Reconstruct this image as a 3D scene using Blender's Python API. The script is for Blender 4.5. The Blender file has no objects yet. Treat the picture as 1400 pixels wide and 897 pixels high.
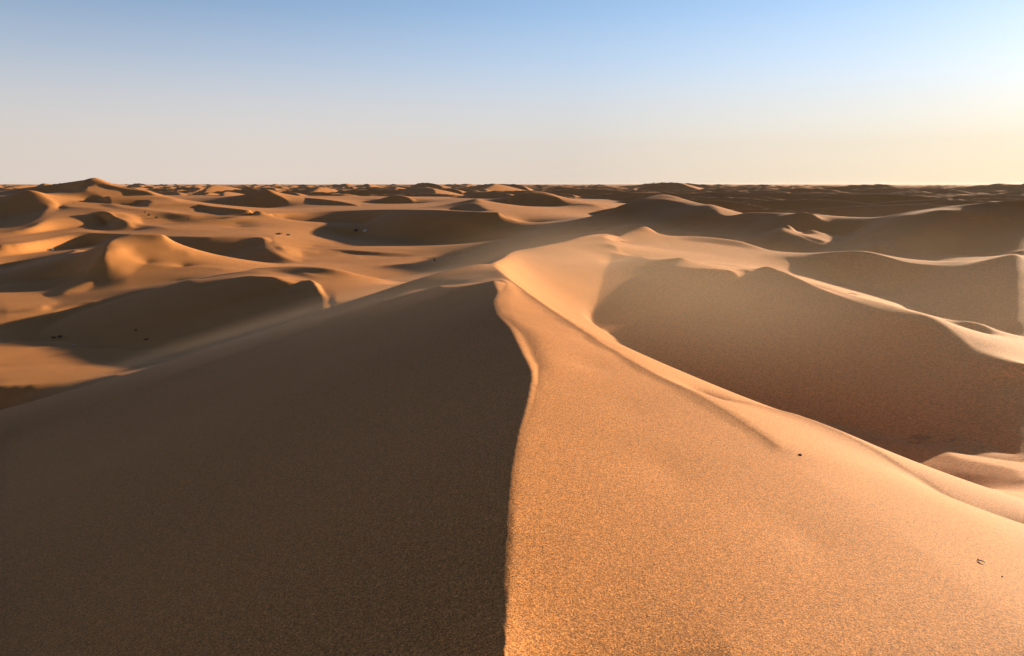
import bpy, math, random
import numpy as np
# ---------------------------------------------------------------- camera, sky, sun, exposure
scene = bpy.context.scene
EYE = 14.0                                   # height of the camera over the lowest hollow
PITCH_DEG = 11.0
SUN_AZ, SUN_EL = 50.0, 9.0                  # clockwise from straight ahead, above the horizon
cam_data = bpy.data.cameras.new("camera")
cam_data.sensor_width = 36.0
cam_data.lens = 1011.0 / 1400.0 * 36.0
cam_data.clip_start, cam_data.clip_end = 0.05, 60000.0
cam = bpy.data.objects.new("camera", cam_data)
cam.location = (0.0, 0.0, EYE)
cam.rotation_euler = (math.radians(90) - math.atan((448.5 - 252.0) / 1011.0), 0.0, 0.0)
scene.collection.objects.link(cam)
scene.camera = cam

world = bpy.data.worlds.new("World")
scene.world = world
world.use_nodes = True
wn, wl = world.node_tree.nodes, world.node_tree.links
wn.clear()
sky = wn.new("ShaderNodeTexSky")
sky.sky_type = 'NISHITA'
sky.sun_disc = False
sky.sun_elevation = math.radians(SUN_EL)
sky.sun_rotation = math.radians(SUN_AZ)
sky.altitude = 0.0
sky.air_density = 0.55
sky.dust_density = 0.1
sky.ozone_density = 1.6
bg = wn.new("ShaderNodeBackground")
bg.inputs["Strength"].default_value = 0.0575
wo = wn.new("ShaderNodeOutputWorld")
# airborne dust low in the sky: warm towards the sun, mauve away from it
wtc = wn.new("ShaderNodeTexCoord")
wsep = wn.new("ShaderNodeSeparateXYZ"); wl.new(wtc.outputs["Generated"], wsep.inputs[0])
wdot = wn.new("ShaderNodeVectorMath"); wdot.operation = 'DOT_PRODUCT'
wl.new(wtc.outputs["Generated"], wdot.inputs[0])
wdot.inputs[1].default_value = (math.sin(math.radians(SUN_AZ)), math.cos(math.radians(SUN_AZ)), 0.0)
wtone = wn.new("ShaderNodeValToRGB"); wl.new(wdot.outputs["Value"], wtone.inputs[0])
def stops(ramp, items):
    el = ramp.color_ramp.elements
    while len(el) > 1: el.remove(el[-1])
    el[0].position, el[0].color = items[0][0], (*items[0][1], 1)
    for p_, c_ in items[1:]:
        e = el.new(p_); e.color = (*c_, 1)
stops(wtone, [(0.0, (0.69, 0.59, 0.53)), (0.35, (0.73, 0.62, 0.555)), (0.70, (0.72, 0.60, 0.52)), (0.90, (0.86, 0.70, 0.54)), (1.0, (0.98, 0.77, 0.53))])
wamt = wn.new("ShaderNodeValToRGB"); wl.new(wsep.outputs["Z"], wamt.inputs[0])
stops(wamt, [(0.0, (.97,)*3), (0.05, (.90,)*3), (0.10, (.68,)*3), (0.15, (.38,)*3), (0.21, (.13,)*3), (0.32, (0.0,)*3)])
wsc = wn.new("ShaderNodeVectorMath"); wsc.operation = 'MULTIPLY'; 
# overhead, above the frame, the sky is dimmed and warmed for darker, browner shadows
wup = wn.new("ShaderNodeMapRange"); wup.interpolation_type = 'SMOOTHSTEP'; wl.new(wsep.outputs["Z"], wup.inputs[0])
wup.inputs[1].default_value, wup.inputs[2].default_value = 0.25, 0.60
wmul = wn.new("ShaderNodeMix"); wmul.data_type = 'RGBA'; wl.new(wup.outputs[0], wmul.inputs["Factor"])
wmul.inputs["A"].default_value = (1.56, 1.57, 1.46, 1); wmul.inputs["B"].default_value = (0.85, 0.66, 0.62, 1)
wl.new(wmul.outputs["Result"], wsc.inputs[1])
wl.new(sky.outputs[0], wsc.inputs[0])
wgain = wn.new("ShaderNodeVectorMath"); wgain.operation = 'SCALE'; wgain.inputs["Scale"].default_value = 7.5
wl.new(wtone.outputs["Color"], wgain.inputs[0])
wcol = wn.new("ShaderNodeMix"); wcol.data_type = 'RGBA'
wl.new(wamt.outputs["Color"], wcol.inputs["Factor"])
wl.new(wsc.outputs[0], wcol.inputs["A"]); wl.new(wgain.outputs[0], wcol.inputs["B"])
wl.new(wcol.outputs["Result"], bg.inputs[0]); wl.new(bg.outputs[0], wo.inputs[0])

sun_data = bpy.data.lights.new("sun", 'SUN')
sun_data.energy = 5.0
sun_data.angle = math.radians(0.9)
sun_data.color = (1.0, 0.78, 0.54)
sun = bpy.data.objects.new("sun", sun_data)
sun.rotation_euler = (math.radians(90 - SUN_EL), 0.0, math.radians(180 - SUN_AZ))
scene.collection.objects.link(sun)

scene.view_settings.view_transform = 'Standard'
scene.view_settings.look = 'None'
scene.view_settings.gamma = 1.0
scene.view_settings.use_curve_mapping = False
scene.view_settings.exposure = 1.22
scene.cycles.use_denoising = True
scene.cycles.volume_step_rate = 1.0
scene.cycles.volume_bounces = 0
scene.cycles.max_bounces = 6
import time
# ---------------------------------------------------------------- survey of the dune crests
F0, CX, CY, HOR = 1011.0, 700.0, 448.5, 252.0
PITCH = math.atan((CY-HOR)/F0)
def slope_of(py):                       # fall per metre of forward distance for an image row
    return math.tan(PITCH+math.atan((py-CY)/F0))
def to_xyz(px, py, v):                  # v>0: forward distance Y, v<0: height under the eye
    p, q = math.cos(PITCH), math.sin(PITCH)
    yy = (CY-py)/F0
    t = slope_of(py)
    Y = v if v > 0 else -v/t
    X = Y*((px-CX)/F0)/(p+yy*q)
    return X, Y, -t*Y
def hid(px, Y, z):
    # hidden ground point: column px at forward distance Y with height z
    t = -z/Y; a = math.atan(t)-PITCH; yy = -math.tan(a)
    return Y*((px-CX)/F0)/(math.cos(PITCH)+yy*math.sin(PITCH)), Y, z

LINES = []
def C(s): LINES.append(('C', s))        # sharp crest
def L(s): LINES.append(('L', s))        # soft line the sand follows
def H(s): LINES.append(('H', s))        # ground hidden behind a crest
def PT(s): LINES.append(('P', s))       # isolated visible spots
# --- the near dune
C("690,897,-1.6 696,800,-1.63 699,760,-1.64 703,700,-1.65 708,640,-1.68 718,590,-1.715 730,550,-1.755 736,520,-1.79 735,495,-1.825 724,466,-1.85 702,444,-1.87 686,428,-1.89 681,412,-1.93 688,397,-2.02 693,389,-2.07 688,384,-2.13 668,384,-2.22 640,387,-2.38 600,393,-2.62")
L("0,575,20 100,540,20.5 250,490,22 350,455,22 451,421,21 520,399,19.7 560,386,19.8 600,374,20.5 640,364,21.5 660,361.5,21.9 672,362,22")
H("-200,26,-13 0,29,-11.5 100,31,-11 250,33,-10.5 350,34,-10.5 451,34,-9.5 520,34,-8.8 600,33,-7 650,31,-4.6")
C("672,362,22 700,385,-2.2 740,415,-2.12 800,455,-2.08 850,487,-2.07 900,515,-2.06 960,544,-2.06 1060,608,-2.066")
L("1400,897,-1.98 1200,897,-1.86 1000,897,-1.75")
PT("900,650,-1.85 850,560,-1.9 1100,750,-1.92 800,500,-1.95")
# the shoulder right of it
C("965,545,8.0 1000,547,7.95 1050,557,7.9 1100,572,7.7 1150,592,7.4 1200,618,7.05 1235,640,6.75 1260,655,6.6")
L("1260,655,6.6 1300,680,6.3 1400,725,5.9")

L("1200,603,-6.5 1300,630,-5.8 1400,655,-5.15")
H("1260,9.5,-4.1 1330,9,-4.05 1400,8.5,-4.0")
L("700,380,22 720,395,24 760,425,26 800,452,26 850,480,27 960,540,24 1100,572,21 1200,592,19 1300,615,16.5 1400,632,15")
H("760,18,-4 850,18,-5.6 960,17,-6.7 1100,14.5,-6.5 1250,13,-6.2")
C("815,330.5,50.5 842,336,48.5 850,344,47.5 870,353,46 900,358,44.5 950,360,43 1000,363,41 1050,376,38 1100,387,35 1150,401,31.5 1200,414,28.3 1240,425,26 1275,434,24.7 1310,455,23.3 1335,475,22 1365,488,20.8 1400,498,19.7")
C("842,331,54 848,324,60 862,316,64 882,310,66 905,321,66 960,324,64 1010,330,61 1050,342,57 1100,346,53 1150,344,50 1185,344,49 1210,350,47 1235,357,45 1260,361,43.6 1290,362,43 1320,358,43 1360,354,43 1400,349,43.5")
L("674,361,23.5 681,357,27.5 690,352,33 700,345,41 740,337,46 770,331,49.5 800,323,53 827,320,58 848,324,60")
L("1150,386,-6.2 1200,401,-6.2 1240,415,-5.9")
L("850,334,57 870,335,56 930,342,54 1000,349,52")
L("1330,450,28 1400,464,27.5")
H("640,38,-7 680,46,-7.5 740,58,-7.5 800,66,-6.5 860,75,-7")
H("900,74,-7 1000,70,-7.5 1150,60,-8 1300,55,-8 1400,54,-7.5")
# right middle distance
C("1070,311,96 1090,321,92 1130,334,86 1165,325,93")
L("1088,316,98 1125,323,101 1155,324.5,99")
H("850,158,-5.5 905,170,-4.4 940,160,-5 965,146,-5.4")
H("1060,118,-6 1150,116,-6.4 1240,107,-5.2 1300,99,-4.2 1400,93,-3.5")
C("850,281,150 880,271,156 905,266,160 920,268,157 940,274,150 960,279,138 975,281,130 992,294,118 1023,291,114 1060,291,110 1100,292,108 1150,296,108 1200,297,103 1240,290,99 1300,282,92 1350,277,88 1400,273,86")
L("870,307,125 950,318,113 1035,325,93")
H("1030,86,-8.3 1100,80,-8.3")
L("1200,335,74 1300,350,76 1400,342,70")
C("652,271.5,225 662,279,212 680,289,190 700,300,172 720,304,176 740,304,176 780,301,165 800,298,152")

L("640,342,-12 700,334,-10.6 760,324,-9.2 820,316,-8.2")
H("700,90,-11.8 760,95,-11 820,100,-9.8 880,102,-8.5")
H("880,215,-11 1000,170,-11 1150,140,-11 1300,125,-11 1400,120,-11")
H("900,300,-11.5 1400,300,-11.5")
# left middle distance
C("451,421,61 450,408,65 443,397,70 437,388,74 410,379,78 380,373,82 350,371,83 300,376,84 250,387,83.5 200,396,-11.6 170,408,-12.15 110,413,-12.45 85,418,-12.6 66,430,-12.75")
L("28,466,-12.9 50,474,-13 150,478,-13 250,486,-13")
L("350,367,88 400,364.5,86 450,367,82 500,378,81.5 548,391,80")
H("400,93,-12 450,93,-12.3 500,92,-12.5 560,90,-12.8")
C("0,527,-12.6 60,524,-12.6 120,515,-12.6 180,504,-12.6 245,491,-12.6")
L("0,500,-13 120,494,-13 230,487,-13")
L("0,568,43 100,538,43.5 190,512,45")
C("222,321,108 195,320,108 165,324,106 147,333,101 142,345,97 130,358,95 122,368,94 113,377,93 95,385,92 60,396,89")
C("222,321,108 235,330,108 260,340,108 290,349,108 315,353,109 350,359,110 380,363,111")
L("0,388,-12.5 65,383,-12.3 100,378,-11.8")
L("0,352,-12.5 70,343,-12.5 128,337,-12.5")
L("0,430,-12.7 50,420,-12.5 20,400,-12.5")

C("0,335,-10.8 30,332,-10.7 60,327,-10.6 90,321,-10.3 118,317,-10 140,319,-10.1 185,320,-10 225,322,-10.1 260,323,-10 300,323.5,-10 350,320.5,-10 368,321,-10.1 374,326,-10.4 372,335,-11 378,343,-11.5 390,351,-12.1 412,358,-12.7")
H("150,135,-12.6 260,124,-12.8 320,124,-12.8 380,120,-12.8")
L("420,350,-12.6 480,360,-12.8 560,352,-12.8 620,350,-12.8")
PT("200,360,-10.4 250,365,-11")
L("190,392,-11.9 240,384,-11.6")
L("430,338,-12 500,343,-12.3 560,346,-12.6")
L("520,381,-12.9 560,375,-12.9 600,365,-12.8")
C("0,274,210 15,266,214 35,260,215 50,262,214 65,269,212 78,278,208 82,284,205 75,291,190 60,301,171 40,311,160 0,318,154")
L("0,327,-10.4 80,315,-10 120,310,-9.6")
C("125,293,188 135,289,186 150,291,184 160,297,181 175,303,174 183,311,170")
L("127,295,183 144,306,180 138,315,167 183,315.5,166")
H("125,300,-5 200,300,-8 330,260,-10")
C("107,261,240 110,255,245 117,246,250")
C("35,257,275 75,252,265 117,246,250")
L("117,246,250 130,243,255 140,247,252 150,252,248 175,257,244 205,262,240 215,267,236 235,271,230 250,276,225 270,279,220 290,282,215 330,286,205 355,289,202")
L("107,262,239 80,262,250 55,263,255")
L("120,275,225 200,285,205 260,293,195")
L("200,305,-9.3 250,310,-9.5 300,312,-9.8 340,314,-10")

C("275,302,183 300,300,186 330,296,194 350,293.5,205 380,291,218 430,289,232 470,288,230 500,287,226 530,286.5,216 560,286.5,200 600,287,187 640,289,178 680,290.5,172")
L("350,305,-10.6 430,303,-10.6 500,306,-10.8")
L("478,323,-12.7 490,327,-12.8 540,332,-12.8 600,334,-12.8 640,333,-12.6 690,327,-11.5")
C("590,285,235 625,277,232 652,271.5,225")
# farther dunes
C("695,278,298 700,269,302 720,263,308 740,262,310 755,266,306 767,273,296 760,283,290")
L("700,284,285 760,284,288")
C("762,285,258 790,278.5,254 815,280,252 832,285,250")
C("350,263,325 365,259,321 380,265,316 393,274,305 385,283,295")
L("350,284,300 375,285,298")
C("508,276,350 530,269,348 545,267,345 565,273,338 566,280,330")
L("525,280,335 550,281,331")
LIT, HALF, GR, DK = -0.13, 0.05, 0.15, 0.38
REGIONS = [
# near dune
((740, 0.00, 900, 0.145), 1, "730,345 775,338 838,342 868,354 896,362 896,494 858,470 822,444 785,420 755,398 730,378", 13, 99),
(0.10, .6, "770,330 800,321 828,319 838,330 815,335", 13),
(0.34, 1, "0,590 100,556 250,506 350,472 451,438 520,412 600,393 680,386 688,400 680,412 686,430 722,466 733,495 734,520 728,550 716,590 706,640 700,700 694,800 688,897 0,897"),
(-0.14, 1, "690,420 690,400 700,392 800,458 900,518 1060,612 1200,704 1400,845 1400,897 695,897 710,640 738,520"),
(-0.25, 0.2, "1080,622 1200,640 1280,680 1400,735 1400,830 1200,695"),
(-0.12, 0.2, "975,551 1050,560 1100,575 1160,615 1090,618 1050,600"),
(-0.08, 0.5, "700,352 790,335 830,345 820,370 800,440 770,425 710,380"),
(0.30, 1, "896,360 905,362 1000,365 1100,390 1200,418 1270,436 1330,476 1400,502 1400,628 1320,600 1290,584 1200,570 1100,560 985,530 896,494", 13, 99),
(0.05, 1, "1130,588 1290,612 1320,626 1400,642 1400,660 1290,650", 11),
(-0.12, 1, "850,330 880,312 905,323 960,326 1010,333 1035,345 1040,363 1110,376 1200,401 1250,425 1150,399 1000,360 900,355 860,346", 30),
(0.3, 1, "1065,348 1100,349 1185,347 1260,364 1320,361 1400,353 1400,462 1330,450 1290,435 1260,420 1235,410 1180,387 1110,369 1080,357", 30),
(0.3, 1, "850,284 905,269 960,282 992,297 1060,294 1100,295 1200,300 1300,285 1400,276 1400,345 1260,355 1180,338 1130,340 1095,331 1072,314 1060,341 960,322 890,306"),
(-0.10, 1, "1075,313 1100,321 1160,325 1130,332"),
(0.08, 1, "590,380 640,368 672,366 690,383 640,384 600,390"),
# left
(0.38, 3, "32,466 66,432 110,415 200,399 300,378 350,372.5 380,374.5 410,380.5 435,389.5 447,405 449,420 350,452 250,482 150,475 60,472", 45),
(-0.15, .5, "395,369 400,366 450,369 545,391 460,417 453,415 452,402 440,385 410,375", 45),
(-0.05, 1, "0,485 120,482 235,487 120,512 0,522", 40),
(0.4, 1, "0,532 120,520 200,508 100,536 0,566", 38),
(-0.15, 1, "165,326 220,323 290,352 370,364 300,366 220,352 170,352 150,372 120,400 60,410 110,385 135,362 148,340"),
(0.08, 1, "180,355 260,362 330,368 240,380 180,392 160,385"),
(0.38, 1, "0,355 128,342 138,348 118,368 60,380 0,385"),
(0.38, 1, "0,338 60,330 118,320 160,321 140,332 128,335 0,348"),
(-0.05, 1, "0,400 60,398 90,412 60,432 30,462 0,470"),
(0.38, 4, "230,325 300,326 350,323 370,328 368,338 385,352 405,359 350,357 260,338"),
(-0.12, 1, "378,328 440,338 560,348 600,352 520,378 440,366 412,362 390,348 376,338"),
(-0.02, 1, "350,303 500,302 508,306 474,322 500,332 600,340 560,344 440,336 380,326 350,316"),
(0.40, 1, "480,322 512,306 515,298 560,289 640,291 690,300 740,308 690,325 600,331 530,329"),
(0.38, 1, "290,301 350,295 430,291 500,289 510,298 420,297 350,299"),
(0.40, 1, "0,278 35,263 65,272 80,284 60,298 35,309 0,315"),
(-0.12, 1, "90,270 120,265 200,285 340,300 330,318 230,316 190,306 160,293 120,287 90,285 80,300 60,312 0,330 0,320 45,312"),
(-0.14, 5, "109,258 118,248 130,245 150,253 205,263 290,283 345,290 270,298 160,285 110,266"),
(0.38, 1, "132,292 150,293 172,304 180,312 142,313 147,306"),
(0.38, 1, "608,284 648,274 675,289 610,286"),
]

TH0, TH1, DTH = math.radians(-58), math.radians(66), 0.002
U0, U1, DU = math.log(0.8), math.log(430.0), 0.006

def parse():
    out = []
    for k, s in LINES:
        pts = []
        for tok in s.split():
            a = [float(v) for v in tok.split(',')]
            pts.append(a)
        out.append((k, pts))
    return out
def catmull(P, n=60):
    P = np.array(P, float)
    if len(P) < 3: 
        t = np.linspace(0, 1, n)[:, None]
        return P[0]*(1-t)+P[-1]*t
    E = np.vstack([2*P[0]-P[1], P, 2*P[-1]-P[-2]])
    res = []
    for i in range(1, len(E)-2):
        p0, p1, p2, p3 = E[i-1], E[i], E[i+1], E[i+2]
        # centripetal parametrisation
        t0 = 0.0
        d = lambda a, b: max(1e-6, np.linalg.norm((a-b)[:2]))**0.5
        t1 = t0+d(p0, p1); t2 = t1+d(p1, p2); t3 = t2+d(p2, p3)
        t = np.linspace(t1, t2, n, endpoint=False)[:, None]
        A1 = (t1-t)/(t1-t0)*p0+(t-t0)/(t1-t0)*p1
        A2 = (t2-t)/(t2-t1)*p1+(t-t1)/(t2-t1)*p2
        A3 = (t3-t)/(t3-t2)*p2+(t-t2)/(t3-t2)*p3
        B1 = (t2-t)/(t2-t0)*A1+(t-t0)/(t2-t0)*A2
        B2 = (t3-t)/(t3-t1)*A2+(t-t1)/(t3-t1)*A3
        res.append((t2-t)/(t2-t1)*B1+(t-t1)/(t2-t1)*B2)
    res.append(P[-1:][:])
    return np.vstack(res)
def to_px(P):
    X,Y,z=P; p,q=math.cos(PITCH),math.sin(PITCH); dep=Y*p-z*q
    return round(CX+F0*X/dep), round(CY-F0*(Y*q+z*p)/dep)
def samples():
    S = []
    for k, pts in parse():
        if k in 'CL':
            # interpolate in image x, image y, log distance
            Q = []
            for px, py, v in pts:
                X, Y, z = to_xyz(px, py, v); Q.append((px, py, 200*math.log(Y)))
            Q = catmull(Q, 40)
            xyz = np.array([to_xyz(a, b, math.exp(c/200)) for a, b, c in Q])
        elif k == 'H':
            Q = catmull([hid(*p) for p in pts], 40); xyz = Q
        else:
            xyz = np.array([to_xyz(*p) for p in pts])
        S.append((k, xyz))
    return S

def solve(S, step, z0, regions, its, prior):
    dth, du = DTH*step, DU*step
    nt = int(round((TH1-TH0)/dth))+1; nu = int(round((U1-U0)/du))+1
    th = TH0+dth*np.arange(nt); u = U0+du*np.arange(nu)
    r = np.exp(u)[:, None]; ir = 1/r
    a = du*dth; h2 = 0.02**2
    wb = np.ones((nu, nt)); D = np.zeros((nu, nt)); B = np.zeros((nu, nt))
    WL = 2e4
    for k, P in S:
        t = np.arctan2(P[:, 0], P[:, 1]); uu = 0.5*np.log(P[:, 0]**2+P[:, 1]**2)
        # resample evenly
        if k != 'P':
            seg = np.hypot(np.diff(t), np.diff(uu)); s = np.r_[0, np.cumsum(seg)]
            n = max(2, int(s[-1]/(0.0015*step)))
            ss = np.linspace(0, s[-1], n)
            t = np.interp(ss, s, t); uu = np.interp(ss, s, uu); z = np.interp(ss, s, P[:, 2]); ds = s[-1]/n
        else: z = P[:, 2]; ds = 0.004
        w = WL*ds*({'C': 1, 'L': .5, 'H': .02, 'P': .02}[k])
        fi = (uu-U0)/du; fj = (t-TH0)/dth
        ok = (fi > 1) & (fi < nu-2) & (fj > 1) & (fj < nt-2)
        fi, fj, z = fi[ok], fj[ok], z[ok]
        i = fi.astype(int); j = fj.astype(int); di = fi-i; dj = fj-j
        rr = np.exp(U0+fi*du)
        for ai, aj, ww in ((0, 0, (1-di)*(1-dj)), (1, 0, di*(1-dj)), (0, 1, (1-di)*dj), (1, 1, di*dj)):
            np.add.at(D, (i+ai, j+aj), w*ww/rr**2); np.add.at(B, (i+ai, j+aj), w*ww*z/rr**2)
            if k == 'C':
                m = ww > 0.2
                wb[(i+ai)[m], (j+aj)[m]] = 0.003
    WG = 1.0; WE = 0.02; WB = 2.5; WP = 0.002
    if regions is not None:
        g, gm, edge = regions[step]
        pass
    else:
        g = np.zeros((nu, nt)); gm = np.zeros((nu, nt))
    zp, wp = prior(th, u)
    phi = math.radians(SUN_AZ)-th[None, :]
    cp, sp = np.cos(phi), np.sin(phi)
    def Lap(z):
        o = np.zeros_like(z)
        o[1:-1, :] += (z[2:]-2*z[1:-1]+z[:-2])/du**2
        o[:, 1:-1] += (z[:, 2:]-2*z[:, 1:-1]+z[:, :-2])/dth**2
        o[0] = 0; o[-1] = 0; o[:, 0] = 0; o[:, -1] = 0
        return o*h2
    def LapT(y):
        y = y.copy(); y[0] = 0; y[-1] = 0; y[:, 0] = 0; y[:, -1] = 0
        o = np.zeros_like(y)
        o[2:] += y[1:-1]/du**2; o[1:-1] -= 2*y[1:-1]/du**2; o[:-2] += y[1:-1]/du**2
        o[:, 2:] += y[:, 1:-1]/dth**2; o[:, 1:-1] -= 2*y[:, 1:-1]/dth**2; o[:, :-2] += y[:, 1:-1]/dth**2
        return o*h2
    def gu(z): o = np.zeros_like(z); o[:-1] = (z[1:]-z[:-1])/du; return o
    def guT(y): o = np.zeros_like(y); o[1:] += y[:-1]/du; o[:-1] -= y[:-1]/du; return o
    def gt(z): o = np.zeros_like(z); o[:, :-1] = (z[:, 1:]-z[:, :-1])/dth; return o
    def gtT(y): o = np.zeros_like(y); o[:, 1:] += y[:, :-1]/dth; o[:, :-1] -= y[:, :-1]/dth; return o
    ir2 = ir**2
    wbr = wb*WB*a*ir2; wer = WE*a*ir2; wgr = WG*gm*a*ir2; wpr = WP*wp*a*ir2
    def A(z):
        y = LapT(wbr*Lap(z))
        zu, zt = gu(z), gt(z)
        G = wgr*(cp*zu+sp*zt)
        y += guT(wer*zu+cp*G)+gtT(wer*zt+sp*G)
        y += (D+wpr)*z
        return y
    rhs = B+wpr*zp+guT(cp*wgr*g*r)+gtT(sp*wgr*g*r)
    diag = D+wpr+wbr*h2**2*(6/du**4+6/dth**4+8/(du*dth)**2)+wer*2*(1/du**2+1/dth**2)+wgr*2*(cp**2/du**2+sp**2/dth**2)
    x = z0.copy(); R = rhs-A(x); Z = R/diag; P = Z.copy(); rz = (R*Z).sum()
    for it in range(its):
        Ap = A(P); al = rz/max(1e-300, (P*Ap).sum())
        x += al*P; R -= al*Ap; Z = R/diag; rn = (R*Z).sum(); P = Z+rn/rz*P; rz = rn
        if rz < 1e-16: break
    return th, u, x
def resize(z, nu, nt):
    a, b = z.shape
    i = np.linspace(0, a-1, nu); j = np.linspace(0, b-1, nt)
    i0 = np.minimum(i.astype(int), a-2); j0 = np.minimum(j.astype(int), b-2)
    di = (i-i0)[:, None]; dj = (j-j0)[None, :]
    z1 = z[i0]*(1-di)+z[i0+1]*di
    return z1[:, j0]*(1-dj)+z1[:, j0+1]*dj
def shape(step):
    return int(round((U1-U0)/(DU*step)))+1, int(round((TH1-TH0)/(DTH*step)))+1
def prior(th, u):
    T, Uu = np.meshgrid(th, u); r = np.exp(Uu)
    X = r*np.sin(T)
    zp = -1.6-0.36*np.maximum(-X, 0)-0.19*np.maximum(X, 0)-0.26*np.maximum(X-2.2, 0)
    fl = np.where(T < 0, -12.5, -9.0)
    zp = np.maximum(zp, fl)
    zp = np.where(r > 60, np.maximum(zp, -11), zp); zp = np.where(r > 200, -11.5, zp)
    d = np.degrees(T)
    w = 1+30*np.clip((np.abs(d)-38)/6, 0, 1)
    return zp, w
def inside(px, py, poly):
    c = np.zeros(px.shape, bool); n = len(poly)
    for i in range(n):
        x0, y0 = poly[i]; x1, y1 = poly[(i+1) % n]
        if y0 == y1: continue
        m = ((y0 > py) != (y1 > py)) & (px < (x1-x0)*(py-y0)/(y1-y0)+x0)
        c ^= m
    return c
def project(th, u, z):
    T, Uu = np.meshgrid(th, u); r = np.exp(Uu)
    X, Y = r*np.sin(T), r*np.cos(T)
    p, q = math.cos(PITCH), math.sin(PITCH)
    dep = Y*p-z*q; upc = Y*q+z*p
    dep = np.maximum(dep, 1e-3)
    return CX+F0*X/dep, CY-F0*upc/dep
def make_regions(th, u, z, steps):
    px, py = project(th, u, z)
    el = z/np.exp(u)[:, None]
    run = np.maximum.accumulate(el, axis=0)
    vis = el >= run-0.002
    g = np.zeros(z.shape); gm = np.zeros(z.shape); LO = np.full(z.shape, -9.0); HI = np.full(z.shape, 9.0); idx = np.zeros(z.shape, int)
    for n, (gv, w, s, *rest) in enumerate(REGIONS):
        pts = [tuple(float(v) for v in t.split(',')) for t in s.split()]
        xs = [p[0] for p in pts]; ys = [p[1] for p in pts]
        bb = vis & (px > min(xs)-2) & (px < max(xs)+2) & (py > min(ys)-2) & (py < max(ys)+2)
        m = np.zeros(z.shape, bool); m[bb] = inside(px[bb], py[bb], pts)
        if rest: m &= np.exp(u)[:, None] > rest[0]
        if isinstance(gv, tuple):
            f = np.clip((px[m]-gv[0])/(gv[2]-gv[0]), 0, 1); g[m] = -5; LO[m] = gv[1]+f*(gv[3]-gv[1]); HI[m] = LO[m]+0.02
        else: g[m] = gv
        gm[m] = w; idx[m] = rest[1] if len(rest) > 1 else n+1
    # slope towards the sun now; keep it where it already suits, else move it to the nearest fitting value
    r = np.exp(u)[:, None]; du = u[1]-u[0]; dth = th[1]-th[0]
    zu, zt = np.gradient(z, du, dth); phi = math.radians(SUN_AZ)-th[None, :]
    gc = (np.cos(phi)*zu+np.sin(phi)*zt)/r
    lo = np.where(g < 0, -0.6, np.where(g < .15, g-np.where(g > .09, .09, .04), 0.24)); hi = np.where(g < 0, -0.02, np.where(g < .15, g+np.where(g > .09, .09, .04), 0.7))
    lo = np.where(g < -4, LO, lo); hi = np.where(g < -4, HI, hi)
    g = np.clip(gc, lo, hi)
    e = np.zeros(z.shape, bool)
    e[:-1] |= idx[:-1] != idx[1:]; e[:, :-1] |= idx[:, :-1] != idx[:, 1:]
    for k in range(3):                  # keep the seams between regions free
        e[1:-1, 1:-1] |= e[:-2, 1:-1] | e[2:, 1:-1] | e[1:-1, :-2] | e[1:-1, 2:]
    out = {}
    for s in steps:
        nu, nt = shape(s)
        i = np.linspace(0, z.shape[0]-1, nu).round().astype(int); j = np.linspace(0, z.shape[1]-1, nt).round().astype(int)
        # average gm near edges
        out[s] = (g[np.ix_(i, j)], gm[np.ix_(i, j)]*~e[np.ix_(i, j)], e[np.ix_(i, j)])
    return out
def build(verbose=False):
    S = samples(); t0 = time.time()
    def chain(steps, regions, z=None, its=None):
        for k, s in enumerate(steps):
            nu, nt = shape(s)
            if z is None: z = np.full((nu, nt), -9.0)
            else: z = resize(z, nu, nt)
            th, u, z = solve(S, s, z, regions, its[k], prior)
            if verbose: print('step', s, z.shape, round(time.time()-t0, 1))
        return th, u, z
    th, u, z = chain([16, 8, 4], None, None, [1500, 600, 300])
    for k in range(5):
        zz = resize(z, *shape(2)); th2 = TH0+2*DTH*np.arange(zz.shape[1]); u2 = U0+2*DU*np.arange(zz.shape[0])
        R = make_regions(th2, u2, zz, [16, 8, 4, 2, 1])
        th, u, z = chain([16, 8, 4] if k < 2 else [4], R, z, [1500, 600, 300] if k < 2 else [250])
    zz = resize(z, *shape(1)); th1 = TH0+DTH*np.arange(zz.shape[1]); u1 = U0+DU*np.arange(zz.shape[0])
    R = make_regions(th1, u1, zz, [4, 2, 1])
    th, u, z = chain([2, 1], R, z, [250, 120])
    return th, u, z
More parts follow.
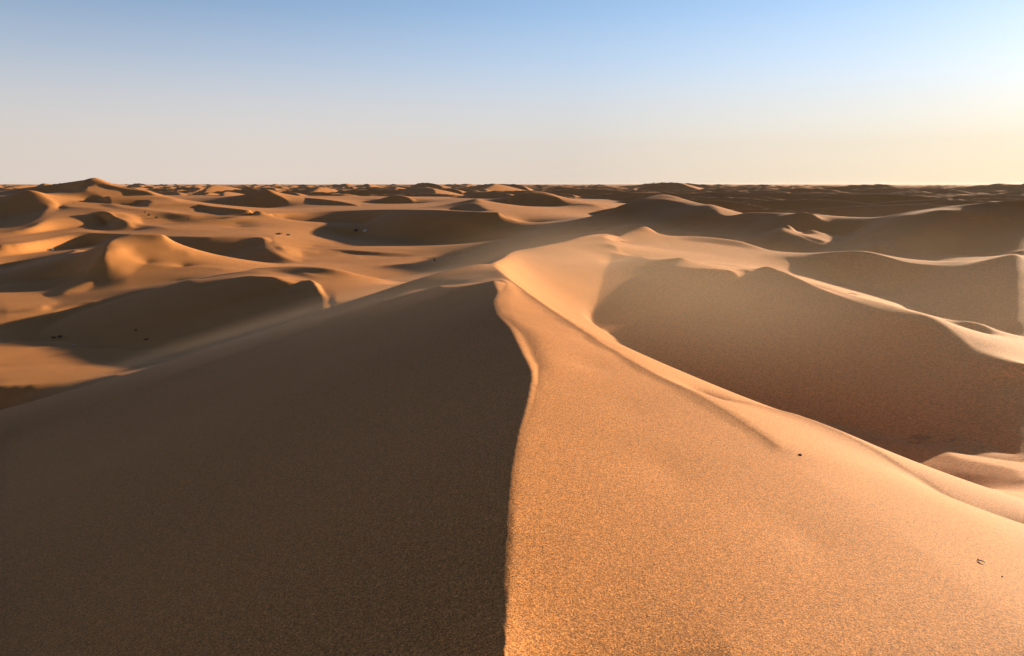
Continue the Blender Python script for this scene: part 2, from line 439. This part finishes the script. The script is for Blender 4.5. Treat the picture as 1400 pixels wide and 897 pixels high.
# ---------------------------------------------------------------- the far dunes
rng = np.random.default_rng(11)
WIND = math.radians(52.0)                   # the wind comes from here; slip faces look the other way
def far_field(X, Y, z):
    """adds crescent dunes beyond the surveyed ones; z is measured from the eye"""
    r = np.hypot(X, Y); nu, nt = X.shape
    wd = np.array([-math.sin(WIND), -math.cos(WIND)])      # down-wind
    wc = np.array([wd[1], -wd[0]])
    th = np.arctan2(X[0], Y[0])
    rr = r[:, 0]
    cells = []
    for i in range(-60, 62):
        for j in range(-46, 48):
            s0 = (i+rng.uniform(-.35, .35))*62; c0 = (j+0.5*(i % 2)+rng.uniform(-.3, .3))*100
            cells.append((s0, c0))
    for i in range(-4, 12):
        for j in range(-8, 9):
            q = ((i+rng.uniform(-.3, .3))*42-260, (j+0.5*(i % 2)+rng.uniform(-.3, .3))*58)
            pa = math.degrees(math.atan2(q[0]*wd[0]+q[1]*wc[0], q[0]*wd[1]+q[1]*wc[1])); pd = math.hypot(*q)
            if 8.5 < pa < 42 and 215 < pd < 520: cells.append(q)
    for q in cells:
        px_, py_ = q[0]*wd[0]+q[1]*wc[0], q[0]*wd[1]+q[1]*wc[1]
        d = math.hypot(px_, py_); a = math.atan2(px_, py_)
        h = rng.uniform(4.0, 8.5); w = rng.uniform(38, 80)
        kap = rng.uniform(-0.1, 0.9)/w; tw = rng.uniform(-0.4, 0.4)
        wob, ph = rng.uniform(0, 6), rng.uniform(0, 6.3)
        base = -11.0+rng.uniform(-.6, .8)
        if abs(a) > math.radians(47) or d > 3600 or d < 150: continue
        if a < math.radians(9) and d < 330: continue
        if d < 540: h = min(h, 6.6)
        big = d > 650 and rng.random() < (.10 if a < .05 else .04)
        if big: h = rng.uniform(9.5, 13.5); w *= 1.2
        x0, y0 = d*math.sin(a), d*math.cos(a)
        R = w+h*6
        i0, i1 = np.searchsorted(rr, max(1, d-R)), np.searchsorted(rr, d+R)
        da = math.asin(min(1, R/d)) if R < d else 3
        j0, j1 = np.searchsorted(th, a-da), np.searchsorted(th, a+da)
        if i1 <= i0 or j1 <= j0: continue
        dx, dy = X[i0:i1, j0:j1]-x0, Y[i0:i1, j0:j1]-y0
        ca, sa = math.cos(tw), math.sin(tw)
        u1 = wd[0]*ca-wd[1]*sa, wd[0]*sa+wd[1]*ca
        s = dx*u1[0]+dy*u1[1]; c = dx*u1[1]-dy*u1[0]
        s = s-kap*c*c*0.6-wob*np.sin(c/14+ph)
        hh = h*(1-(c/w)**2)
        f = np.where(s > 0, hh-0.56*s, hh-0.45*h*(1-np.exp(-(s/(h*3.5))**2))+0.12*s)
        zz = base+f
        zz = np.where(hh > 0, zz, -99)
        z[i0:i1, j0:j1] = np.maximum(z[i0:i1, j0:j1], zz)
    return z

th, u, zn = build()
nu, nt = zn.shape
u2 = np.arange(u[-1]+0.010, math.log(9000.0), 0.010)
fade = np.exp(-(u2-u[-1])/0.25)[:, None]
zf = zn[-1][None, :]*fade+(-11.0)*(1-fade)
U = np.r_[u, u2]; Z = np.vstack([zn, zf])
T2, U2 = np.meshgrid(th, U); Rr = np.exp(U2)
X, Y = Rr*np.sin(T2), Rr*np.cos(T2)
Z = far_field(X, Y, Z)
q_ = np.clip((Rr-3600)/3000, 0, 1)                       # the most distant dunes merge into one rolling line
Z = np.maximum(Z, np.where(q_ > 0, -11, -99)+q_*(8.2+1.4*np.sin(X/310+1)*np.sin(Y/420)+1.1*np.sin(X/97+Y/160)))
rng2 = np.random.default_rng(3)

def sand_material(name, base=(0.53, 0.220, 0.060)):
    m = bpy.data.materials.new(name); m.use_nodes = True
    n, l = m.node_tree.nodes, m.node_tree.links
    b = n["Principled BSDF"]
    b.inputs["Roughness"].default_value = 0.85
    b.inputs["Specular IOR Level"].default_value = 0.2
    tc = n.new("ShaderNodeTexCoord")
    def noise(scale, detail, rough=0.6):
        t = n.new("ShaderNodeTexNoise"); t.inputs["Scale"].default_value = scale
        t.inputs["Detail"].default_value = detail; t.inputs["Roughness"].default_value = rough
        l.new(tc.outputs["Object"], t.inputs["Vector"]); return t
    def ramp(src, a, b_, c0, c1):
        r = n.new("ShaderNodeMapRange"); l.new(src.outputs["Fac"], r.inputs[0])
        r.inputs[1].default_value, r.inputs[2].default_value, r.inputs[3].default_value, r.inputs[4].default_value = a, b_, c0, c1
        return r
    g1 = noise(60, 3, 0.9); g3 = noise(0.25, 3); g2 = noise(150, 2); g5 = noise(13, 3, 0.85)
    r1 = ramp(g1, .36, .64, 0.60, 1.40); r2 = ramp(g2, .32, .68, 0.30, 1.70); r3 = ramp(g3, .3, .7, 0.94, 1.06)
    r5_ = ramp(g5, .36, .64, -0.40, 0.40)
    # coarser colour mottling by X/Y position, so sand farther from camera still looks grainy
    sp = n.new("ShaderNodeSeparateXYZ"); l.new(tc.outputs["Object"], sp.inputs[0])
    mX = n.new("ShaderNodeMapRange"); mX.interpolation_type = 'SMOOTHSTEP'; l.new(sp.outputs["X"], mX.inputs[0]); mX.inputs[1].default_value = 1.5; mX.inputs[2].default_value = 6.0
    mY = n.new("ShaderNodeMapRange"); mY.interpolation_type = 'SMOOTHSTEP'; l.new(sp.outputs["Y"], mY.inputs[0]); mY.inputs[1].default_value = 8.0; mY.inputs[2].default_value = 18.0
    mm = n.new("ShaderNodeMath"); mm.operation = 'MULTIPLY'; l.new(mX.outputs[0], mm.inputs[0]); l.new(mY.outputs[0], mm.inputs[1])
    mg = n.new("ShaderNodeMath"); mg.operation = 'MULTIPLY_ADD'; l.new(mm.outputs[0], mg.inputs[0]); mg.inputs[1].default_value = 0.90; mg.inputs[2].default_value = 0.10
    r5 = n.new("ShaderNodeMath"); r5.operation = 'MULTIPLY_ADD'; l.new(r5_.outputs[0], r5.inputs[0]); l.new(mg.outputs[0], r5.inputs[1]); r5.inputs[2].default_value = 1.0; m5 = n.new("ShaderNodeMath"); m5.operation = 'MULTIPLY'; l.new(r3.outputs[0], m5.inputs[0]); l.new(r5.outputs[0], m5.inputs[1]); r3 = m5
    m1 = n.new("ShaderNodeMath"); m1.operation = 'MULTIPLY'; l.new(r1.outputs[0], m1.inputs[0]); l.new(r2.outputs[0], m1.inputs[1])
    m2 = n.new("ShaderNodeMath"); m2.operation = 'MULTIPLY'; l.new(m1.outputs[0], m2.inputs[0]); l.new(r3.outputs[0], m2.inputs[1])
    mx = n.new("ShaderNodeVectorMath"); mx.operation = 'SCALE'; mx.inputs[0].default_value = base
    l.new(m2.outputs[0], mx.inputs["Scale"]); l.new(mx.outputs[0], b.inputs["Base Color"])
    g4 = noise(95, 3, 0.65)
    bp = n.new("ShaderNodeBump"); bp.inputs["Distance"].default_value = 0.0028; bp.inputs["Strength"].default_value = 1.0
    l.new(g4.outputs["Fac"], bp.inputs["Height"])
    l.new(bp.outputs[0], b.inputs["Normal"])
    return m
SAND = sand_material("sand")

def grid_mesh(name, X, Y, Z, mat):
    nu, nt = X.shape
    me = bpy.data.meshes.new(name)
    co = np.stack([X, Y, Z], -1).reshape(-1, 3).astype(np.float32)
    idx = np.arange(nu*nt, dtype=np.int32).reshape(nu, nt)
    q = np.stack([idx[:-1, :-1], idx[1:, :-1], idx[1:, 1:], idx[:-1, 1:]], -1).reshape(-1, 4)[:, ::-1]
    me.vertices.add(len(co)); me.vertices.foreach_set("co", co.ravel())
    me.loops.add(q.size); me.loops.foreach_set("vertex_index", q.ravel().astype(np.int32))
    me.polygons.add(len(q)); me.polygons.foreach_set("loop_start", np.arange(0, q.size, 4, dtype=np.int32))
    me.update(calc_edges=True)
    me.polygons.foreach_set("use_smooth", np.ones(len(q), bool))
    me.materials.append(mat)
    o = bpy.data.objects.new(name, me); scene.collection.objects.link(o)
    return o
# close the sheet behind the camera and under it
nb = 118
tb = np.linspace(TH1, TH0+2*math.pi, nb+2)[1:-1]
wb_ = np.linspace(0, 1, nb+2)[1:-1][None, :]; wb_ = wb_*wb_*(3-2*wb_)
Zb = Z[:, -1:]*(1-wb_)+Z[:, :1]*wb_
Xb, Yb = np.exp(U)[:, None]*np.sin(tb)[None, :], np.exp(U)[:, None]*np.cos(tb)[None, :]
XA = np.hstack([X, Xb, X[:, :1]]); YA = np.hstack([Y, Yb, Y[:, :1]]); ZA = np.hstack([Z, Zb, Z[:, :1]])
f_ = np.array([0.002, .1, .2, .35, .5, .65, .8, .9])[:, None]
XA = np.vstack([XA[:1]*f_, XA]); YA = np.vstack([YA[:1]*f_, YA])
ZA = np.vstack([-1.6*(1-f_)+ZA[:1]*f_, ZA])
g = grid_mesh("sand_dunes", XA, YA, ZA+EYE, SAND)
g["kind"] = "structure"; g["label"] = "wind-shaped orange sand dunes reaching to the horizon"

# ---------------------------------------------------------------- blown sand and haze in the air
def blown_sand(name, label, centre, axes, rot, density, aniso, colour=(1.0, 0.80, 0.60)):
    import bmesh
    bm = bmesh.new(); bmesh.ops.create_icosphere(bm, subdivisions=4, radius=1.0)
    me = bpy.data.meshes.new(name); bm.to_mesh(me); bm.free()
    o = bpy.data.objects.new(name, me); scene.collection.objects.link(o)
    o.location = centre; o.scale = axes; o.rotation_euler = rot
    m = bpy.data.materials.new(name); m.use_nodes = True
    n, l = m.node_tree.nodes, m.node_tree.links
    n.remove(n["Principled BSDF"])
    v = n.new("ShaderNodeVolumePrincipled")
    v.inputs["Color"].default_value = (*colour, 1); v.inputs["Anisotropy"].default_value = aniso
    tc = n.new("ShaderNodeTexCoord"); ln = n.new("ShaderNodeVectorMath"); ln.operation = 'LENGTH'
    l.new(tc.outputs["Object"], ln.inputs[0])
    mr = n.new("ShaderNodeMapRange"); mr.interpolation_type = 'SMOOTHSTEP'
    l.new(ln.outputs["Value"], mr.inputs[0])
    mr.inputs[1].default_value, mr.inputs[2].default_value, mr.inputs[3].default_value, mr.inputs[4].default_value = 0.15, 1.0, density, 0.0
    l.new(mr.outputs[0], v.inputs["Density"])
    l.new(v.outputs[0], n["Material Output"].inputs["Volume"])
    me.materials.append(m)
    o["kind"] = "stuff"; o["label"] = label
    return o
blown_sand("blowing_sand", "veil of blown sand drifting over the hollow right of the crest", (12, 21, EYE-4.4), (13, 23, 4.6), (0, 0, 0), 0.0025, 0.7, (1.0, 0.76, 0.56))
blown_sand("blowing_sand", "wisp of blown sand streaming off the far end of the crest", (3.6, 30, EYE-3.9), (9.5, 20, 3.0), (0, 0, 0.12), 0.012, 0.6, (1.0, 0.73, 0.50))
blown_sand("blowing_sand", "thin wisp of blown sand over the shaded left flank", (-6.5, 17, EYE-4.0), (10.5, 8, 0.9), (0, -0.30, -0.1), 0.028, 0.3, (1.0, 0.82, 0.66))

hz = bpy.data.meshes.new("haze")
R_, lo, hi = 9800.0, -2.0, EYE+6.0
hz.from_pydata([(-R_, -R_, lo), (R_, -R_, lo), (R_, R_, lo), (-R_, R_, lo), (-R_, -R_, hi), (R_, -R_, hi), (R_, R_, hi), (-R_, R_, hi)], [],
    [(0, 3, 2, 1), (4, 5, 6, 7), (0, 1, 5, 4), (1, 2, 6, 5), (2, 3, 7, 6), (3, 0, 4, 7)])
ho = bpy.data.objects.new("haze", hz); scene.collection.objects.link(ho)
m = bpy.data.materials.new("haze"); m.use_nodes = True
n, l = m.node_tree.nodes, m.node_tree.links
n.remove(n["Principled BSDF"])
v = n.new("ShaderNodeVolumePrincipled"); v.inputs["Color"].default_value = (1.0, 0.90, 0.82, 1)
v.inputs["Density"].default_value = 0.00001; v.inputs["Anisotropy"].default_value = 0.55
l.new(v.outputs[0], n["Material Output"].inputs["Volume"]); hz.materials.append(m)
ho["kind"] = "stuff"; ho["label"] = "thin pale haze over the dunes"

# ---------------------------------------------------------------- small things lying and growing on the sand
PXg, PYg = project(th, U, Z)
ELg = Z/np.exp(U)[:, None]; VISg = ELg >= np.maximum.accumulate(ELg, axis=0)-0.0015
def ground_at(px, py):
    """world point of the sand seen at a spot of the survey picture"""
    D_ = np.where(VISg, (PXg-px)**2+(PYg-py)**2, 1e9); i, j = np.unravel_index(D_.argmin(), D_.shape)
    return np.array([X[i, j], Y[i, j], Z[i, j]+EYE])
def plain(name, col, rough=0.8):
    m = bpy.data.materials.new(name); m.use_nodes = True
    n, l = m.node_tree.nodes, m.node_tree.links; b = n["Principled BSDF"]; b.inputs["Roughness"].default_value = rough
    tc = n.new("ShaderNodeTexCoord"); t = n.new("ShaderNodeTexNoise"); t.inputs["Scale"].default_value = 30; l.new(tc.outputs["Object"], t.inputs["Vector"])
    r = n.new("ShaderNodeValToRGB"); l.new(t.outputs["Fac"], r.inputs[0])
    r.color_ramp.elements[0].color = (*[c*0.7 for c in col], 1); r.color_ramp.elements[1].color = (*[min(1, c*1.3) for c in col], 1)
    l.new(r.outputs[0], b.inputs["Base Color"]); return m
M_LEAF, M_TWIG = plain("dry_leaf", (0.10, 0.085, 0.045)), plain("dry_twig", (0.13, 0.085, 0.05))
M_STONE, M_BONE, M_PALE = plain("dark_stone", (0.09, 0.05, 0.03)), plain("bleached_bone", (0.80, 0.74, 0.60)), plain("pale_stone", (0.62, 0.52, 0.40))
import bmesh
R = random.Random(5)
def stick(bm, pts, r0, r1, sides=5):
    from mathutils import Vector
    rings = []
    for k, p in enumerate(pts):
        p = Vector(p); q = Vector(pts[min(k+1, len(pts)-1)])-Vector(pts[max(k-1, 0)]); q.normalize()
        a = q.orthogonal().normalized(); b = q.cross(a); r = r0+(r1-r0)*k/(len(pts)-1)
        rings.append([bm.verts.new(p+a*r*math.cos(2*math.pi*s/sides)+b*r*math.sin(2*math.pi*s/sides)) for s in range(sides)])
    for A_, B_ in zip(rings, rings[1:]):
        for s in range(sides): bm.faces.new((A_[s], A_[(s+1) % sides], B_[(s+1) % sides], B_[s]))
    bm.faces.new(rings[0][::-1]); bm.faces.new(rings[-1])
def link(name, bm, mats, loc, label, cat, group=None):
    me = bpy.data.meshes.new(name); bm.to_mesh(me); bm.free()
    for m in mats: me.materials.append(m)
    o = bpy.data.objects.new(name, me); scene.collection.objects.link(o); o.location = [float(v) for v in loc]
    o["label"] = label; o["category"] = cat
    if group: o["group"] = group
    return o
def shrub(px, py, h, w, label, group="dry desert shrubs on the sand"):
    bm = bmesh.new()
    for k in range(26):
        a = R.uniform(0, 6.283); e = R.uniform(.15, 1.0); L = R.uniform(.6, 1)
        tip = (w*.5*e*L*math.cos(a), w*.5*e*L*math.sin(a), h*L*(1.05-.55*e))
        mid = (tip[0]*.45+R.uniform(-.03, .03)*w, tip[1]*.45, tip[2]*.6)
        stick(bm, [(tip[0]*.04, tip[1]*.04, -.04), mid, tip], .018*w, .005*w, 4)
        n0 = len(bm.faces)
        for q in range(9):
            f = R.uniform(.3, 1); c = [tip[i]*f+R.uniform(-.06, .06)*w for i in range(3)]; c[2] = max(.01, c[2]); s = R.uniform(.025, .05)*w
            d = [R.uniform(-1, 1) for _ in range(6)]
            v = [bm.verts.new((c[0]+s*x, c[1]+s*y, c[2]+s*z)) for x, y, z in ((d[0], d[1], d[2]), (d[3], d[4], d[5]), (-d[0], -d[1], -d[2]), (-d[3], -d[4], -d[5]))]
            fc = bm.faces.new(v); fc.material_index = 1
    return link("desert_shrub", bm, [M_TWIG, M_LEAF], ground_at(px, py), label, "shrub", group)
shrub(595, 357, .55, .75, "dark round shrub with a long shadow on the lit flat left of the crest")
shrub(180, 282.5, .9, 1.3, "low shrub highest of the scattered few on the big lit dune at left")
shrub(199, 291, .8, 1.0, "small shrub second from the top on the big lit dune at left")
shrub(204, 295.5, .8, 1.2, "small shrub beside its twin low on the big lit dune at left")
shrub(215, 298, .8, 1.2, "lowest and rightmost shrub on the big lit dune at left")
shrub(258, 300, .7, .9, "tiny lone shrub above the thin dark wedge on the left plain")
shrub(82, 461, .3, .6, "dark shrub near the left end of the shaded bowl")
shrub(74, 463, .15, .6, "flat dark tuft beside the shrub at the left end of the shaded bowl")
shrub(186, 452, .15, .45, "small tuft in the middle of the shaded bowl")
shrub(200, 465, .15, .6, "low tuft nearest the lit sand strip under the shaded bowl")
shrub(486, 316, .7, 2.2, "wide dry shrub at the tip of the large shaded slope on the plain")
shrub(380, 321, .4, 2.4, "flat spreading shrub on the plain beyond the curved dark hollow")
shrub(393, 322, .35, 1.6, "second flat shrub on the plain just right of a wider one")
shrub(552, 365, .5, .16, "thin upright dry stalk on the lit flat left of the main crest", None)
# twigs in the hollow at right
def twigs(px, py, n, L, label):
    bm = bmesh.new()
    for k in range(n):
        a = R.uniform(-.5, .5)+(3.14 if R.random() < .5 else 0); l_ = L*R.uniform(.4, 1); x0, y0 = R.uniform(-.5, .5)*L, R.uniform(-.25, .25)*L
        z0 = R.uniform(.0, .03)
        stick(bm, [(x0, y0, z0-.02), (x0+l_*.5*math.cos(a), y0+l_*.5*math.sin(a), z0+R.uniform(.01, .09)), (x0+l_*math.cos(a+.3), y0+l_*math.sin(a+.3), z0+.01)], .007, .003, 5)
    return link("dead_twigs", bm, [M_TWIG], ground_at(px, py), label, "twigs", "dead twigs lying on the sand")
twigs(1268, 600, 13, .5, "tangle of dead twigs at the foot of the shaded slope at right")
twigs(1246, 606, 5, .4, "sparse dead twigs left of the tangle at the foot of the right slope")
twigs(1296, 605, 4, .4, "sparse dead twigs right of the tangle at the foot of the right slope")
twigs(1141, 380.5, 5, .7, "topmost of three dark twig marks on the lit strip at right")
twigs(1144, 390, 7, .8, "middle of three dark twig marks on the lit strip at right")
twigs(1165, 403, 6, .7, "lowest of three dark twig marks on the lit strip at right")
# stones and a scrap of bone
def stone(px, py, sx, sy, sz, mat, label, cat, name):
    bm = bmesh.new(); bmesh.ops.create_icosphere(bm, subdivisions=3, radius=1)
    ph = [R.uniform(0, 6) for _ in range(3)]
    for v in bm.verts:
        f = 1+.16*math.sin(3.1*v.co.x+ph[0])+.14*math.sin(3.7*v.co.y+ph[1])+.12*math.sin(4.3*v.co.z+ph[2])
        v.co = (v.co.x*sx*f, v.co.y*sy*f, v.co.z*sz*f+sz*.35)
    o = link(name, bm, [mat], ground_at(px, py), label, cat); o.rotation_euler = (0, 0, R.uniform(-.6, .6)); return o
stone(1336, 766, .005, .005, .005, M_STONE, "tiny dark pebble just above the bone scrap at lower right", "pebble", "pebble")
stone(1093, 623, .018, .007, .008, M_STONE, "dark clod on the ridge edge where the shaded dip begins", "clod", "sand_clod")
stone(1369, 789, .004, .004, .004, M_STONE, "speck of dark stone below the bone scrap at lower right", "pebble", "pebble")
stone(99, 473, .14, .10, .08, M_PALE, "pale stone on the floor of the shaded bowl near its lit rim", "stone", "stone")
stone(70, 341, .40, .35, .28, M_PALE, "pale stone on the thin lit streak between two shaded hollows at left", "stone", "stone")
stone(499, 316, .55, .45, .35, M_PALE, "pale stone beside the wide shrub at the tip of the large shaded slope", "stone", "stone")
bm = bmesh.new()
stick(bm, [(-.014, .006, .006), (-.006, .003, .009), (.004, -.001, .010), (.014, -.006, .006)], .0048, .0034, 8)
bmesh.ops.create_icosphere(bm, subdivisions=2, radius=.0045)
for v in bm.verts:
    if v.co.length < .006: v.co.x += -.015; v.co.y += .006; v.co.z += .006
o = link("bone_scrap", bm, [M_BONE], ground_at(1341, 770)+np.array([0, 0, .001]), "bleached pale bone scrap lying on the lit sand at lower right", "bone")
o.rotation_euler = (0, 0, -.5)
